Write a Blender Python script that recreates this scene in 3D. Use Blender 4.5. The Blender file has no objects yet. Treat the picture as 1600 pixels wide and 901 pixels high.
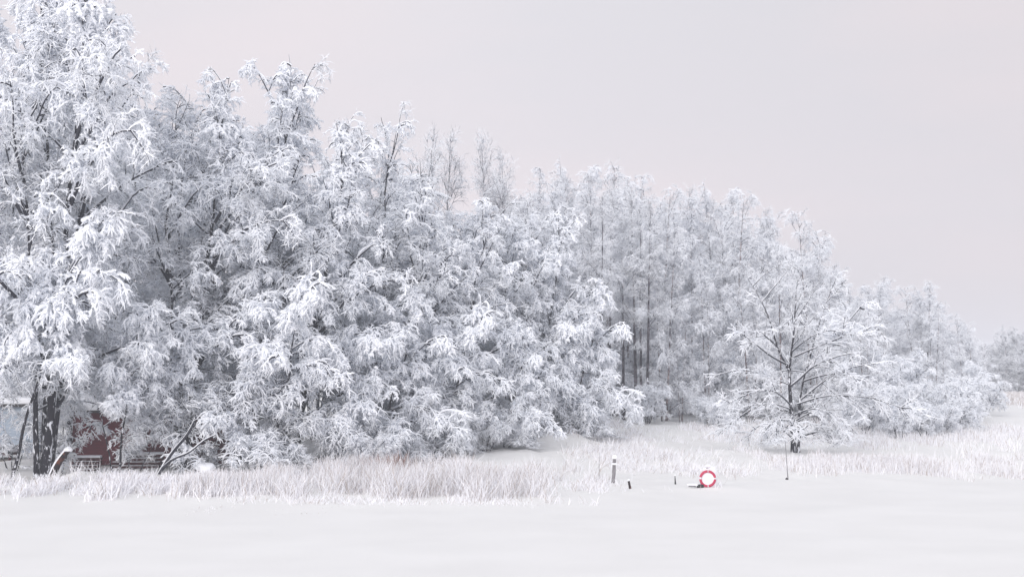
import bpy, math, random
import numpy as np
from mathutils import Vector, Euler

# ------------------------------------------------------------------ camera, sky, sun, exposure
S = bpy.context.scene
COL = S.collection
S.render.engine = 'CYCLES'
CAM_H = 4.4
FPX = 2222.0                     # focal length in pixels of the 1600 px wide frame
PITCH = math.atan(154.5 / FPX)
cd = bpy.data.cameras.new('camera'); cam = bpy.data.objects.new('camera', cd); COL.objects.link(cam)
cd.sensor_width = 36.0; cd.lens = 36.0 * FPX / 1600.0
cd.clip_start = 0.2; cd.clip_end = 8000
cam.location = (0, 0, CAM_H); cam.rotation_euler = (math.radians(90) + PITCH, 0, 0)
S.camera = cam

SUN_EL, SUN_AZ = math.radians(17), math.radians(202)      # azimuth from +Y clockwise: behind the camera, a little left
w = bpy.data.worlds.new('World'); S.world = w; w.use_nodes = True
nt = w.node_tree; nt.nodes.clear()
N = nt.nodes.new; L = nt.links.new
out = N('ShaderNodeOutputWorld')
sky = N('ShaderNodeTexSky'); sky.sky_type = 'NISHITA'; sky.sun_disc = False
sky.sun_elevation = SUN_EL; sky.sun_rotation = SUN_AZ; sky.air_density = 1.0; sky.dust_density = 2.0
bgn = N('ShaderNodeBackground'); bgn.inputs['Strength'].default_value = 0.1
L(sky.outputs[0], bgn.inputs['Color'])
tc = N('ShaderNodeTexCoord'); sep = N('ShaderNodeSeparateXYZ'); L(tc.outputs['Generated'], sep.inputs[0])
ramp = N('ShaderNodeValToRGB'); L(sep.outputs['Z'], ramp.inputs[0])
els = ramp.color_ramp.elements
els[0].position = 0.0; els[0].color = (0.69, 0.65, 0.68, 1)
els[1].position = 1.0; els[1].color = (0.70, 0.72, 0.76, 1)
e = els.new(0.12); e.color = (0.815, 0.75, 0.77, 1)
e = els.new(0.30); e.color = (0.80, 0.77, 0.785, 1)
e = els.new(0.55); e.color = (0.73, 0.745, 0.785, 1)
mp = N('ShaderNodeMapping'); mp.inputs['Scale'].default_value = (2.2, 2.2, 9.0); L(tc.outputs['Generated'], mp.inputs[0])
cn = N('ShaderNodeTexNoise'); cn.inputs['Scale'].default_value = 1.3; cn.inputs['Detail'].default_value = 4; cn.inputs['Roughness'].default_value = 0.45
L(mp.outputs[0], cn.inputs['Vector'])
cr = N('ShaderNodeValToRGB'); L(cn.outputs[0], cr.inputs[0])
cr.color_ramp.elements[0].position = 0.36; cr.color_ramp.elements[0].color = (0.965, 0.975, 1.0, 1)
cr.color_ramp.elements[1].position = 0.68; cr.color_ramp.elements[1].color = (1.05, 1.01, 1.02, 1)
mul = N('ShaderNodeMix'); mul.data_type = 'RGBA'; mul.blend_type = 'MULTIPLY'; mul.inputs[0].default_value = 1.0
L(ramp.outputs[0], mul.inputs[6]); L(cr.outputs[0], mul.inputs[7])
rx = N('ShaderNodeMapRange'); rx.inputs['From Min'].default_value = -0.05; rx.inputs['From Max'].default_value = 0.45; rx.inputs['To Min'].default_value = 1.01; rx.inputs['To Max'].default_value = 0.89
L(sep.outputs['X'], rx.inputs['Value'])                          # the overcast is a little thicker towards the right
ml2 = N('ShaderNodeMix'); ml2.data_type = 'RGBA'; ml2.blend_type = 'MULTIPLY'; ml2.inputs[0].default_value = 1.0
L(mul.outputs[2], ml2.inputs[6]); L(rx.outputs[0], ml2.inputs[7])
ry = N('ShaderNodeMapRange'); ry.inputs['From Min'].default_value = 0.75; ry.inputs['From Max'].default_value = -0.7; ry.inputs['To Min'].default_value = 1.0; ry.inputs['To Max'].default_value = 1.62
L(sep.outputs['Y'], ry.inputs['Value'])                          # unseen sun side of the sky, extra brightness added to light the trees
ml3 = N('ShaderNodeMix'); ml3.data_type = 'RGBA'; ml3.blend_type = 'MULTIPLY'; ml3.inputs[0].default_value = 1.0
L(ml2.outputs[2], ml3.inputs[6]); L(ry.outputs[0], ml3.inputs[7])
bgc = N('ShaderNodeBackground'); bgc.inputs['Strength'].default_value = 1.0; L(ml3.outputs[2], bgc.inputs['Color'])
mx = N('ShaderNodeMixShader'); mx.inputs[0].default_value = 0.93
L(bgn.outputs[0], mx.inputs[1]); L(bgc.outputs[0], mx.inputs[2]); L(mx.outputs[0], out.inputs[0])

sd = bpy.data.lights.new('sun', 'SUN'); sun = bpy.data.objects.new('sun', sd); COL.objects.link(sun)
sd.energy = 1.5; sd.angle = math.radians(30); sd.color = (1.0, 0.96, 0.94)
dv = Vector((math.sin(SUN_AZ) * math.cos(SUN_EL), math.cos(SUN_AZ) * math.cos(SUN_EL), math.sin(SUN_EL)))
sun.rotation_euler = dv.to_track_quat('Z', 'Y').to_euler()

vs = S.view_settings; vs.view_transform = 'Standard'; vs.look = 'None'; vs.gamma = 1; vs.use_curve_mapping = False
vs.exposure = 0.06
c = S.cycles
c.max_bounces = 14; c.diffuse_bounces = 13; c.glossy_bounces = 1; c.transmission_bounces = 2; c.volume_bounces = 1
c.transparent_max_bounces = 4; c.use_adaptive_sampling = True; c.adaptive_threshold = 0.006
c.use_denoising = True; c.denoiser = 'OPENIMAGEDENOISE'; c.denoising_input_passes = 'RGB_ALBEDO_NORMAL'; c.caustics_reflective = False; c.caustics_refractive = False

rng = np.random.default_rng(11)
random.seed(5)

# ------------------------------------------------------------------ helpers
def tag(o, label=None, cat=None, group=None, kind=None):
    if label: o['label'] = label
    if cat: o['category'] = cat
    if group: o['group'] = group
    if kind: o['kind'] = kind
    return o

def mesh_np(name, verts, quads=None, qm=None, tris=None, tm=None, mats=(), smooth=True):
    me = bpy.data.meshes.new(name)
    verts = np.asarray(verts, np.float32)
    loops = []; starts = []; mi = []; n = 0
    if quads is not None and len(quads):
        loops.append(quads.ravel()); starts.append(np.arange(len(quads)) * 4); n = len(quads) * 4
        mi.append(np.zeros(len(quads), int) if qm is None else qm)
    if tris is not None and len(tris):
        loops.append(tris.ravel()); starts.append(n + np.arange(len(tris)) * 3)
        mi.append(np.zeros(len(tris), int) if tm is None else tm)
    loops = np.concatenate(loops).astype(np.int32); starts = np.concatenate(starts).astype(np.int32)
    mi = np.concatenate(mi).astype(np.int32)
    me.vertices.add(len(verts)); me.vertices.foreach_set('co', verts.ravel())
    me.loops.add(len(loops)); me.loops.foreach_set('vertex_index', loops)
    me.polygons.add(len(starts)); me.polygons.foreach_set('loop_start', starts)
    me.polygons.foreach_set('material_index', mi)
    for m in mats: me.materials.append(m)
    me.update(calc_edges=True)
    if smooth: me.shade_smooth()
    else: me.shade_flat()
    return me

def link(name, me, parent=None, loc=None):
    o = bpy.data.objects.new(name, me); COL.objects.link(o)
    if parent is not None: o.parent = parent
    if loc is not None: o.location = loc
    return o

def empty(name, loc, rz=0.0, sc=1.0):
    o = bpy.data.objects.new(name, None); COL.objects.link(o); o.empty_display_size = 0.3
    o.location = loc; o.rotation_euler = (0, 0, rz)
    o.scale = (sc, sc, sc) if not isinstance(sc, tuple) else sc
    return o

def nrm(v): return v / np.maximum(np.linalg.norm(v, axis=-1, keepdims=True), 1e-9)

_nv = np.random.default_rng(3).normal(size=(24, 3)); _np = np.random.default_rng(4).uniform(0, 6.28, 24)
def noise(P, f):
    P = np.asarray(P, float); r = np.zeros(P.shape[:-1])
    for k in range(12):
        r += np.sin(f * (P @ (_nv[k] * (0.6 + 0.09 * k))) + _np[k])
    return r / 4.0                                             # about -1..1

def sstep(a, b, x):
    t = np.clip((x - a) / (b - a), 0, 1); return t * t * (3 - 2 * t)

# ------------------------------------------------------------------ terrain
def yshore(x): return 51.5 + 0.62 * np.maximum(x + 2, 0) * (1 - 0.3 * sstep(30, 120, x))
def ground_h(x, y):
    x = np.asarray(x, float); y = np.asarray(y, float)
    d = (y - yshore(x)) * (0.6 + 0.4 * sstep(-14, 4, x))
    wob = 1.2 * np.sin(x * 0.55 + 1.0) + 0.7 * np.sin(x * 1.3 + 2.2) + 0.4 * np.sin(x * 3.1)
    d = d + wob * 0.5 * np.exp(-np.abs(d) / 12)
    h = np.interp(d, [-1, 0.5, 5, 14.5, 24.5, 49, 100, 300, 900, 2500], [0, 0.04, 0.14, 0.3, 0.8, 2.0, 2.5, 2.85, 3.3, 4.0])
    P = np.stack([x, y, 0 * x], -1)
    a = sstep(0, 6, d)
    near = sstep(320, 120, y)
    h = h + near * (a * (0.07 * noise(P, 0.5) + 0.05 * noise(P, 1.4) + 0.03 * noise(P, 3.1)) + 0.022 * noise(P * [0.3, 1, 1], 0.8) + 0.006 * noise(P * [.5, 1, 1], 2.7))
    for (mx_, my_, r, hh) in MOUNDS:
        h = h + hh * np.exp(-((x - mx_) ** 2 + (y - my_) ** 2) / (r * r))
    return h
MOUNDS = [(2.2, 84, 1.6, 0.7), (3.6, 86, 1.3, 0.5), (0.6, 83, 1.1, 0.35), (-19.6, 64.5, 1.1, 0.45), (-18.2, 65.2, 1.0, 0.3), (16.9, 79.8, 0.8, 0.2),
          (8.3, 60.9, 1.6, 0.12), (4.6, 64.6, 1.0, 0.06)]
def X(px, Y): return (px - 800.0) / FPX * Y * 1.002
def at(px, Y, dz=0.0):
    x = X(px, Y); return (x, Y, float(ground_h(x, Y)) + dz)

# ------------------------------------------------------------------ materials
def mat(name, col, rough=0.9, build=None, spec=0.2):
    m = bpy.data.materials.new(name); m.use_nodes = True
    t = m.node_tree; b = t.nodes['Principled BSDF']
    b.inputs['Base Color'].default_value = (*col, 1); b.inputs['Roughness'].default_value = rough
    b.inputs['Specular IOR Level'].default_value = spec
    if build: build(t, b)
    return m
def ramp_noise(scale, c1, c2, p1=0.35, p2=0.65, detail=4, stretch=None, space='Object', dist=0.0):
    def f(t, b):
        tcn = t.nodes.new('ShaderNodeTexCoord'); mpn = t.nodes.new('ShaderNodeMapping'); nz = t.nodes.new('ShaderNodeTexNoise')
        if stretch: mpn.inputs['Scale'].default_value = stretch
        nz.inputs['Scale'].default_value = scale; nz.inputs['Detail'].default_value = detail; nz.inputs['Distortion'].default_value = dist
        r = t.nodes.new('ShaderNodeValToRGB')
        r.color_ramp.elements[0].position = p1; r.color_ramp.elements[0].color = (*c1, 1)
        r.color_ramp.elements[1].position = p2; r.color_ramp.elements[1].color = (*c2, 1)
        t.links.new(tcn.outputs[space], mpn.inputs[0]); t.links.new(mpn.outputs[0], nz.inputs['Vector'])
        t.links.new(nz.outputs[0], r.inputs[0]); t.links.new(r.outputs[0], b.inputs['Base Color'])
    return f
M = {}
M['snow'] = mat('snow_on_branches', (0.925, 0.945, 0.98), 0.85)
def snow_ground(t, b):
    ramp_noise(0.25, (0.81, 0.80, 0.78), (0.85, 0.84, 0.82), detail=6)(t, b)
    nz = t.nodes.new('ShaderNodeTexNoise'); nz.inputs['Scale'].default_value = 2.5; nz.inputs['Detail'].default_value = 8
    tcn = t.nodes.new('ShaderNodeTexCoord'); t.links.new(tcn.outputs['Object'], nz.inputs['Vector'])
    bp = t.nodes.new('ShaderNodeBump'); bp.inputs['Strength'].default_value = 0.25; bp.inputs['Distance'].default_value = 0.05
    t.links.new(nz.outputs[0], bp.inputs['Height']); t.links.new(bp.outputs[0], b.inputs['Normal'])
M['ground'] = mat('snow_cover', (0.9, 0.91, 0.94), 0.8, snow_ground)
M['snowcap'] = mat('packed_snow', (0.89, 0.90, 0.94), 0.8, ramp_noise(3, (0.86, 0.88, 0.92), (0.91, 0.92, 0.95)))
M['twig'] = mat('dark_twig', (0.04, 0.04, 0.053), 0.9)
M['birchtwig'] = mat('birch_twig', (0.10, 0.10, 0.125), 0.9)
SN = (0.80, 0.82, 0.87)
M['bark'] = mat('alder_bark', (0.04, 0.035, 0.04), 0.9, ramp_noise(7, (0.022, 0.020, 0.027), SN, 0.56, 0.63, 6, (1, 1, 0.4), dist=0.8))
M['rustbark'] = mat('rusty_bark', (0.04, 0.035, 0.04), 0.9, ramp_noise(9, (0.03, 0.022, 0.024), (0.17, 0.06, 0.035), 0.5, 0.7, 6, (1, 1, 0.4)))
M['birchbark'] = mat('birch_bark', (0.3, 0.25, 0.25), 0.8, ramp_noise(2.0, (0.05, 0.042, 0.05), (0.38, 0.29, 0.28), 0.44, 0.62, 5, (1, 1, 1.4)))
M['darkbark'] = mat('birch_dark_bark', (0.05, 0.045, 0.055), 0.9, ramp_noise(2.4, (0.03, 0.028, 0.036), (0.16, 0.14, 0.16), 0.45, 0.66, 5))
M['reed_snow'] = mat('reed_frost', (0.90, 0.90, 0.93), 0.9)
M['reed_tan'] = mat('reed_straw', (0.50, 0.45, 0.42), 0.9)
M['reed_pale'] = mat('reed_pale', (0.80, 0.785, 0.79), 0.9)
M['reed_rust'] = mat('reed_rust', (0.28, 0.13, 0.10), 0.9)

# ------------------------------------------------------------------ ground sheet
def build_ground():
    xs = np.unique(np.concatenate([np.linspace(-2500, -120, 14), np.linspace(-120, -34, 60), np.linspace(-34, 34, 300), np.linspace(34, 130, 90), np.linspace(130, 2500, 14)]))
    ys = np.unique(np.concatenate([np.linspace(-300, 10, 6), np.linspace(10, 50, 60), np.linspace(50, 92, 260), np.linspace(92, 200, 130), np.linspace(200, 420, 40), np.linspace(420, 2600, 16)]))
    gx, gy = np.meshgrid(xs, ys)
    v = np.stack([gx, gy, ground_h(gx, gy)], -1).reshape(-1, 3)
    nx = len(xs); i = np.arange((len(ys) - 1) * nx).reshape(-1, nx)[:, :-1].ravel()
    q = np.stack([i, i + 1, i + nx + 1, i + nx], 1)
    o = link('snowy_ground', mesh_np('snowy_ground', v, q, mats=[M['ground']]))
    tag(o, kind='structure', label='smooth snow over the frozen lake rising to the snowy bank')
build_ground()

# ------------------------------------------------------------------ branch geometry
# sections: rows of (a_r, b_w, c_r, d_h): s = a*r + b*w, u = c*r + d*h ; mats per side
SEC4 = (np.array([[-.9, 0, -1, -.05], [.9, 0, -1, -.05], [0, 1, 0, .25], [0, 0, .3, 1.0], [0, -1, 0, .25]], float), [0, 1, 1, 1, 1])
SECD = (np.array([[0, 0, -1.8, -.05], [.6, 1, 0, .10], [0, 0, .3, 1.0], [-.6, -1, 0, .10]], float), [0, 1, 1, 0])
SEC7 = (np.array([[-1, 0, 0, 0], [-.6, 0, -.85, 0], [.6, 0, -.85, 0], [1, 0, 0, 0], [.8, .35, .35, .45], [0, 0, .6, 1], [-.8, -.35, .35, .45]], float),
        [0, 0, 0, 0, 1, 1, 0])
def circ(n): a = np.arange(n) * 2 * np.pi / n; return (np.stack([np.cos(a), 0 * a, np.sin(a), 0 * a], 1), [0] * n)

def sweep(P, R, W, H, sec):
    """P (N,K,3) polylines; R, W, H (N,K). One ring per point."""
    pts, ms = sec; n = len(pts); Nn, K, _ = P.shape
    D = np.gradient(P, axis=1); D = nrm(D)
    up = np.array([0, 0, 1.0]); s = np.cross(D, up); sl = np.linalg.norm(s, axis=-1, keepdims=True)
    alt = np.cross(D, np.array([0.3, 1.0, 0]))
    s = nrm(np.where(sl > 0.15, s, s + alt * 0.3)); u = np.cross(s, D)
    a, b, c_, d = pts.T
    so = a * R[..., None] + b * W[..., None]; uo = c_ * R[..., None] + d * H[..., None]
    V = P[:, :, None, :] + so[..., None] * s[:, :, None, :] + uo[..., None] * u[:, :, None, :]
    V = V.reshape(-1, 3)
    base = (np.arange(Nn)[:, None] * K + np.arange(K - 1)[None]) * n
    base = base.reshape(-1, 1); j = np.arange(n)[None]; j2 = (j + 1) % n
    q = np.stack([base + j, base + n + j, base + n + j2, base + j2], -1).reshape(-1, 4)
    m = np.tile(np.array(ms), base.shape[0])
    return V, q, m

OV = np.array([[1, 0, 0], [-1, 0, 0], [0, 1, 0], [0, -1, 0], [0, 0, 1], [0, 0, -1]], float)
OF = np.array([[0, 2, 4], [2, 1, 4], [1, 3, 4], [3, 0, 4], [2, 0, 5], [1, 2, 5], [3, 1, 5], [0, 3, 5]])
def blobs(C, R, r_):
    n = len(C); a = r_.uniform(0, 6.28, n); sc = R[:, None] * np.stack([r_.uniform(.7, 1.5, n), r_.uniform(.7, 1.3, n), r_.uniform(.5, .85, n)], 1)
    v = OV[None] * sc[:, None, :] * r_.uniform(.8, 1.2, (n, 6, 1))
    ca, sa = np.cos(a)[:, None], np.sin(a)[:, None]
    x = v[..., 0] * ca - v[..., 1] * sa; y = v[..., 0] * sa + v[..., 1] * ca
    v = np.stack([x, y, v[..., 2]], -1) + C[:, None, :]
    f = (np.arange(n) * 6)[:, None, None] + OF[None]
    return v.reshape(-1, 3), f.reshape(-1, 3)

class Acc:
    def __init__(s): s.v = []; s.q = []; s.qm = []; s.t = []; s.tm = []; s.n = 0
    def sweep(s, *a):
        v, q, m = sweep(*a); s.v.append(v); s.q.append(q + s.n); s.qm.append(m); s.n += len(v)
    def blobs(s, C, R, r_, m=1):
        if not len(C): return
        v, f = blobs(C, R, r_); s.v.append(v); s.t.append(f + s.n); s.tm.append(np.full(len(f), m)); s.n += len(v)
    def mesh(s, name, mats):
        return mesh_np(name, np.concatenate(s.v), np.concatenate(s.q) if s.q else None, np.concatenate(s.qm) if s.qm else None,
                       np.concatenate(s.t) if s.t else None, np.concatenate(s.tm) if s.tm else None, mats)

def grow(r_, P0, D0, Ln, K, g0, g1, jit):
    """grow polylines: gravity goes from g0 at the root to g1 at the tip (per step, scaled)."""
    n = len(P0); P = np.zeros((n, K, 3)); P[:, 0] = P0; D = nrm(D0); st = (Ln / (K - 1))[:, None]
    g0 = np.broadcast_to(g0, (n,)); g1 = np.broadcast_to(g1, (n,))
    for k in range(1, K):
        f = k / (K - 1); g = (g0 * (1 - f) + g1 * f)[:, None]
        D = nrm(D + np.array([0, 0, -1.0]) * g + r_.normal(0, jit, (n, 3)))
        P[:, k] = P[:, k - 1] + D * st
    return P

def sample(P, idx, t):
    K = P.shape[1]; f = np.clip(t, 0, .999) * (K - 1); i = f.astype(int); f = (f - i)[:, None]
    a = P[idx, i]; b = P[idx, i + 1]; return a + (b - a) * f, nrm(b - a)

def spawn(r_, P, n, tmin, tmax, ang, angj, planar, cnt=None):
    N_ = len(P)
    if cnt is None: idx = np.repeat(np.arange(N_), n)
    else: idx = np.repeat(np.arange(N_), cnt)
    m = len(idx); t = r_.uniform(tmin, tmax, m); p, T = sample(P, idx, t)
    side = nrm(np.cross(T, np.array([0, 0, 1.0])) + 1e-4); upv = np.cross(side, T)
    sg = np.where(r_.random(m) < .5, -1, 1)[:, None]
    rnd = nrm(r_.normal(size=(m, 3))); rnd = nrm(rnd - (rnd * T).sum(1, keepdims=True) * T)
    S_ = nrm(side * sg * planar + rnd * (1 - planar) + upv * 0.12 * planar)
    a = np.radians(r_.normal(ang, angj, m))[:, None]
    return idx, t, p, T * np.cos(a) + S_ * np.sin(a)

def resample(pts, K):
    pts = np.asarray(pts, float); d = np.r_[0, np.cumsum(np.linalg.norm(np.diff(pts, axis=0), axis=1))]; u = np.linspace(0, d[-1], K)
    o = np.stack([np.interp(u, d, pts[:, k]) for k in range(3)], 1)
    for _ in range(2): o[1:-1] = .25 * o[:-2] + .5 * o[1:-1] + .25 * o[2:]
    return o

def make_tree(seed, h=20, stems=2, spread=0.1, crown_r=5.0, base_t=0.06, nlimb=46, nsec=9, nter=7, ntw=7, lean=(0.5, 0.0), up_ang=(54, 14),
              limb_g=(-0.03, 0.17), sec_g=(0.03, 0.32), ter_g=(0.05, 0.30), tw_g=(0.02, 0.26), trunk_r=0.22, snow=1.0, prof=None, sec_len=0.36,
              ter_len=0.70, tw_len=0.28, load0=0.42, blobn=1.0, mats=None, name='tree', extra_limbs=None, stem_pts=None, twr=1.0, bias=0.45, zmin=0.1, zsoft=1.0, straight=0.35):
    r_ = np.random.default_rng(seed)
    # ---- trunks
    K = 16
    if stem_pts is not None:
        T = np.stack([resample(p, K) for p, _ in stem_pts]); tr = np.array([q for _, q in stem_pts])
    else:
        T = np.zeros((stems, K, 3)); tr = np.zeros(stems)
        for s in range(stems):
            a = 6.28 * s / stems + r_.uniform(-.5, .5); hh = h * (1 if s == 0 else r_.uniform(.72, .97))
            z = np.linspace(-0.35, hh, K); f = z / hh; f = np.maximum(f, 0)
            o = spread * hh * f ** 0.9 * (1 if stems > 1 else .1); b = 0.25 if stems > 1 else 0
            T[s, :, 0] = np.cos(a) * (o + b) + lean[0] * f ** 1.5 * hh * .10 + np.cumsum(r_.normal(0, straight * .3, K)) * f
            T[s, :, 1] = np.sin(a) * (o + b) + lean[1] * f ** 1.5 * hh * .10 + np.cumsum(r_.normal(0, straight * .3, K)) * f
            T[s, :, 2] = z; tr[s] = trunk_r * (1 if s == 0 else r_.uniform(.6, .85))
    tk = np.linspace(0, 1, K)[None]
    TR = tr[:, None] * (1.0 - 0.93 * tk ** 0.85); TR[:, 0] *= 1.35; TR[:, 1] *= 1.08
    TK = Acc(); TK.sweep(T, TR, TR * .2, TR * .2, circ(9))
    # ---- limbs
    cntper = np.maximum(3, (nlimb * (np.ptp(T[:, :, 2], axis=1) / np.ptp(T[:, :, 2], axis=1).sum()))).astype(int)
    idx = np.repeat(np.arange(len(T)), cntper); m = len(idx)
    t = base_t + (1 - base_t) * (r_.random(m) * .97) ** 0.80
    p, TD = sample(T, idx, t)
    zt = p[:, 2] / h
    bdir = math.atan2(lean[1], lean[0]) if (lean[0] or lean[1]) else 0
    az = r_.uniform(0, 6.28, m); az = az + bias * np.sin(bdir - az) * 1.4
    if prof is None: prof = lambda z: np.interp(z, [0, .15, .35, .6, .85, 1], [.72, .98, 1.0, .90, .70, .40])
    Ln = crown_r * prof(zt) * r_.uniform(.45, 1.12, m) * (1 + bias * .5 * np.cos(az - bdir))
    ang = np.radians(up_ang[0] + (up_ang[1] - up_ang[0]) * zt + r_.normal(0, 14, m))
    D = np.stack([np.cos(az) * np.sin(ang), np.sin(az) * np.sin(ang), np.cos(ang)], 1)
    ld = r_.uniform(.6, 1.4, m)
    LK = 11
    Lp = grow(r_, p, D, Ln, LK, limb_g[0] * ld, limb_g[1] * ld * (1.15 - .8 * np.clip(zt, 0, 1)), .07)
    LR0 = np.clip(.018 * Ln + .012, .02, .12) * (1.15 - .75 * np.clip(zt, 0, 1)) * (0.85 if trunk_r > .12 else .5)
    if extra_limbs:
        ex = np.stack([resample(q, LK) for q, _ in extra_limbs]); Lp = np.concatenate([ex, Lp]); LR0 = np.r_[[q for _, q in extra_limbs], LR0]
        Ln = np.r_[np.linalg.norm(np.diff(ex, axis=1), axis=2).sum(1), Ln]
    LRR = LR0[:, None] * (1 - .85 * np.linspace(0, 1, LK)[None])
    hor = lambda P: np.sqrt(np.clip(1 - nrm(np.gradient(P, axis=1))[..., 2] ** 2, 0, 1))
    def load(P):
        return np.clip(load0 + .30 * noise(P, .45) + .42 * noise(P + 31, 1.5) + .12 * (np.hypot(P[..., 0], P[..., 1]) / crown_r - .6), .03, 1.5)
    TW = Acc()
    lo = load(Lp)
    TW.sweep(Lp, LRR, LRR * .6 + .01, snow * (.02 + .9 * LRR + .05 * lo) * (.15 + .85 * hor(Lp)), SEC7)
    # ---- secondary (they also leave the thin upper part of each stem)
    top = np.stack([np.stack([np.interp(np.linspace(.62, 1, LK), np.linspace(0, 1, K), T[s, :, k]) for k in range(3)], 1) for s in range(len(T))])
    Lp = np.concatenate([Lp, top]); Ln = np.r_[Ln, np.ptp(top[:, :, 2], axis=1) * .55]
    cnt = np.maximum(3, (nsec * Ln / np.mean(Ln))).astype(int)
    i2, t2, p2, D2 = spawn(r_, Lp, nsec, .22, 1.0, 44, 18, .35, cnt)
    L2 = np.clip(Ln[i2] * sec_len * (1.15 - .65 * t2) * r_.uniform(.6, 1.25, len(i2)), .35, 2.8)
    load2 = load(p2); S2 = grow(r_, p2, D2, L2, 7, sec_g[0] * (.5 + load2), sec_g[1] * (.4 + 1.2 * load2), .10)
    R2 = (.010 + .007 * L2)[:, None] * (1 - .75 * np.linspace(0, 1, 7)[None])
    l2 = load(S2)
    A2 = (R2 * twr, (.010 + .030 * l2) * snow, snow * (.016 + .078 * l2) * (.25 + .75 * hor(S2)) * r_.uniform(.7, 1.3, l2.shape)); dk = r_.random(len(S2)) < .56
    TW.sweep(S2[dk], A2[0][dk], A2[1][dk], A2[2][dk], SEC7); TW.sweep(S2[~dk], A2[0][~dk], A2[1][~dk] + R2[~dk] * .6, A2[2][~dk], SEC4)
    # ---- tertiary
    cnt = np.maximum(2, nter * L2 / np.mean(L2)).astype(int)
    i3, t3, p3, D3 = spawn(r_, S2, nter, .08, 1.0, 45, 18, .3, cnt)
    L3 = ter_len * r_.uniform(.45, 1.2, len(i3)) * (1.15 - .45 * t3)
    lo3 = load(p3); S3 = grow(r_, p3, D3, L3, 5, ter_g[0] * (.5 + lo3), ter_g[1] * (.4 + 1.3 * lo3), .19)
    l3 = load(S3); tp = (1 - .6 * np.linspace(0, 1, 5)[None])
    A3 = (.0080 * twr * tp * np.ones_like(l3), snow * (.007 + .028 * l3) * (.6 + .4 * tp), snow * (.010 + .060 * l3) * (.35 + .65 * hor(S3)) * r_.uniform(.6, 1.4, l3.shape))
    dk = r_.random(len(S3)) < .18 - .15 * l3.mean(1)
    TW.sweep(S3[dk], A3[0][dk] * 1.3, A3[1][dk], A3[2][dk], SECD); TW.sweep(S3[~dk], A3[0][~dk], A3[1][~dk], A3[2][~dk], SEC4)
    # ---- twiglets
    if ntw:
        i4, t4, p4, D4 = spawn(r_, S3, ntw, .1, 1.0, 45, 20, .2)
        L4 = tw_len * r_.uniform(.3, 1.55, len(i4)) * r_.uniform(.6, 1.25, len(S3))[i4]
        lo4 = load(p4); S4 = grow(r_, p4, D4, L4, 3, tw_g[0], tw_g[1] * (.5 + lo4), .24)
        l4 = load(S4) * np.array([1, .95, .3])[None]
        TW.sweep(S4, .0048 * twr * np.array([1, .8, .3])[None] * np.ones_like(l4), snow * (.004 + .022 * l4), snow * (.006 + .045 * l4) * (.4 + .6 * hor(S4)), SEC4)
        k = r_.random(len(p4)) < blobn * .55 * np.clip(lo4 - .25, 0, 1)
        TW.blobs(S4[k, 1] + [0, 0, .015], snow * r_.uniform(.02, .065, k.sum()) * (.5 + .8 * lo4[k]), r_)
    fl = S3[:, 1:].reshape(-1, 3); fll = l3[:, 1:].ravel()
    k = r_.random(len(fl)) < blobn * .5 * np.clip(fll - .2, 0, 1)
    TW.blobs(fl[k] + [0, 0, .02], snow * r_.uniform(.03, .085, k.sum()) * (.5 + .8 * fll[k]), r_)
    zs = zmin + zsoft
    for V in TW.v: V[:, 2] = np.where(V[:, 2] < zs, zs - (zs - zmin) * np.tanh((zs - V[:, 2]) / (zs - zmin)), V[:, 2])
    mt = mats or (M['bark'], M['twig'])
    zt = float(np.percentile(np.concatenate([V[:, 2] for V in TW.v]), 99.97))
    av = np.concatenate(TW.v); hi = av[av[:, 2] > zt - .06 * h][:, :2].mean(0)
    return (TK.mesh(name + '_trunk', [mt[0]]), TW.mesh(name + '_crown', [mt[1], M['snow']]), zt, hi)

def put_tree(name, proto, loc, label, cat, group=None, rz=0.0, sc=1.0):
    o = empty(name, loc, rz, sc); tag(o, label, cat, group)
    link('trunk', proto[0], o); link('crown', proto[1], o)
    return o

#TREES
BD = -0.9            # world azimuth the wood's edge leans toward: right and towards the lake
alders = [make_tree(100 + k, h=20, stems=[5, 4, 4, 3, 4][k], spread=[.11, .12, .10, .08, .11][k], crown_r=[6.0, 5.6, 5.8, 5.2, 5.4][k], lean=(.4, 0), name='alder',
                    nlimb=[84, 76, 80, 66, 76][k], trunk_r=.21, load0=[.40, .52, .45, .56, .47][k], snow=1.3, ntw=8, blobn=1.7) for k in range(5)]
alders.append(make_tree(109, h=20, stems=4, spread=.07, crown_r=4.7, base_t=.14, lean=(.4, 0), name='alder', nlimb=78, trunk_r=.19, load0=.44, snow=1.25, ntw=8, blobn=1.7, zmin=2.1, zsoft=2.5))
arch = [make_tree(150, h=8, stems=2, spread=.2, crown_r=3.6, base_t=.35, lean=(1.0, 0), nlimb=30, nsec=9, nter=7, trunk_r=.08, load0=.5, up_ang=(60, 40),
                  limb_g=(.0, .2), name='arching_alder', zmin=2.2, zsoft=1.8, snow=1.2)]
sapling = [make_tree(160 + k, h=4.2, stems=3, spread=.3, crown_r=2.3, base_t=.12, lean=(.6, 0), nlimb=17, nsec=6, nter=5, ntw=4, trunk_r=.05, load0=.45, up_ang=(66, 42),
                     limb_g=(.02, .18), name='sapling', snow=1.1, sec_len=.4) for k in range(2)]
low_alder = [make_tree(140 + k, h=9, stems=3, spread=.22, crown_r=3.6, lean=(1.0, 0), nlimb=48, nsec=9, nter=7, trunk_r=.10, load0=.55, snow=1.4,
                       up_ang=(70, 40), limb_g=(.03, .2), name='young_alder') for k in range(2)]
birch_prof = lambda z: np.interp(z, [0, .15, .35, .6, .85, 1], [.75, .95, 1.0, .9, .66, .36])
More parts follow.
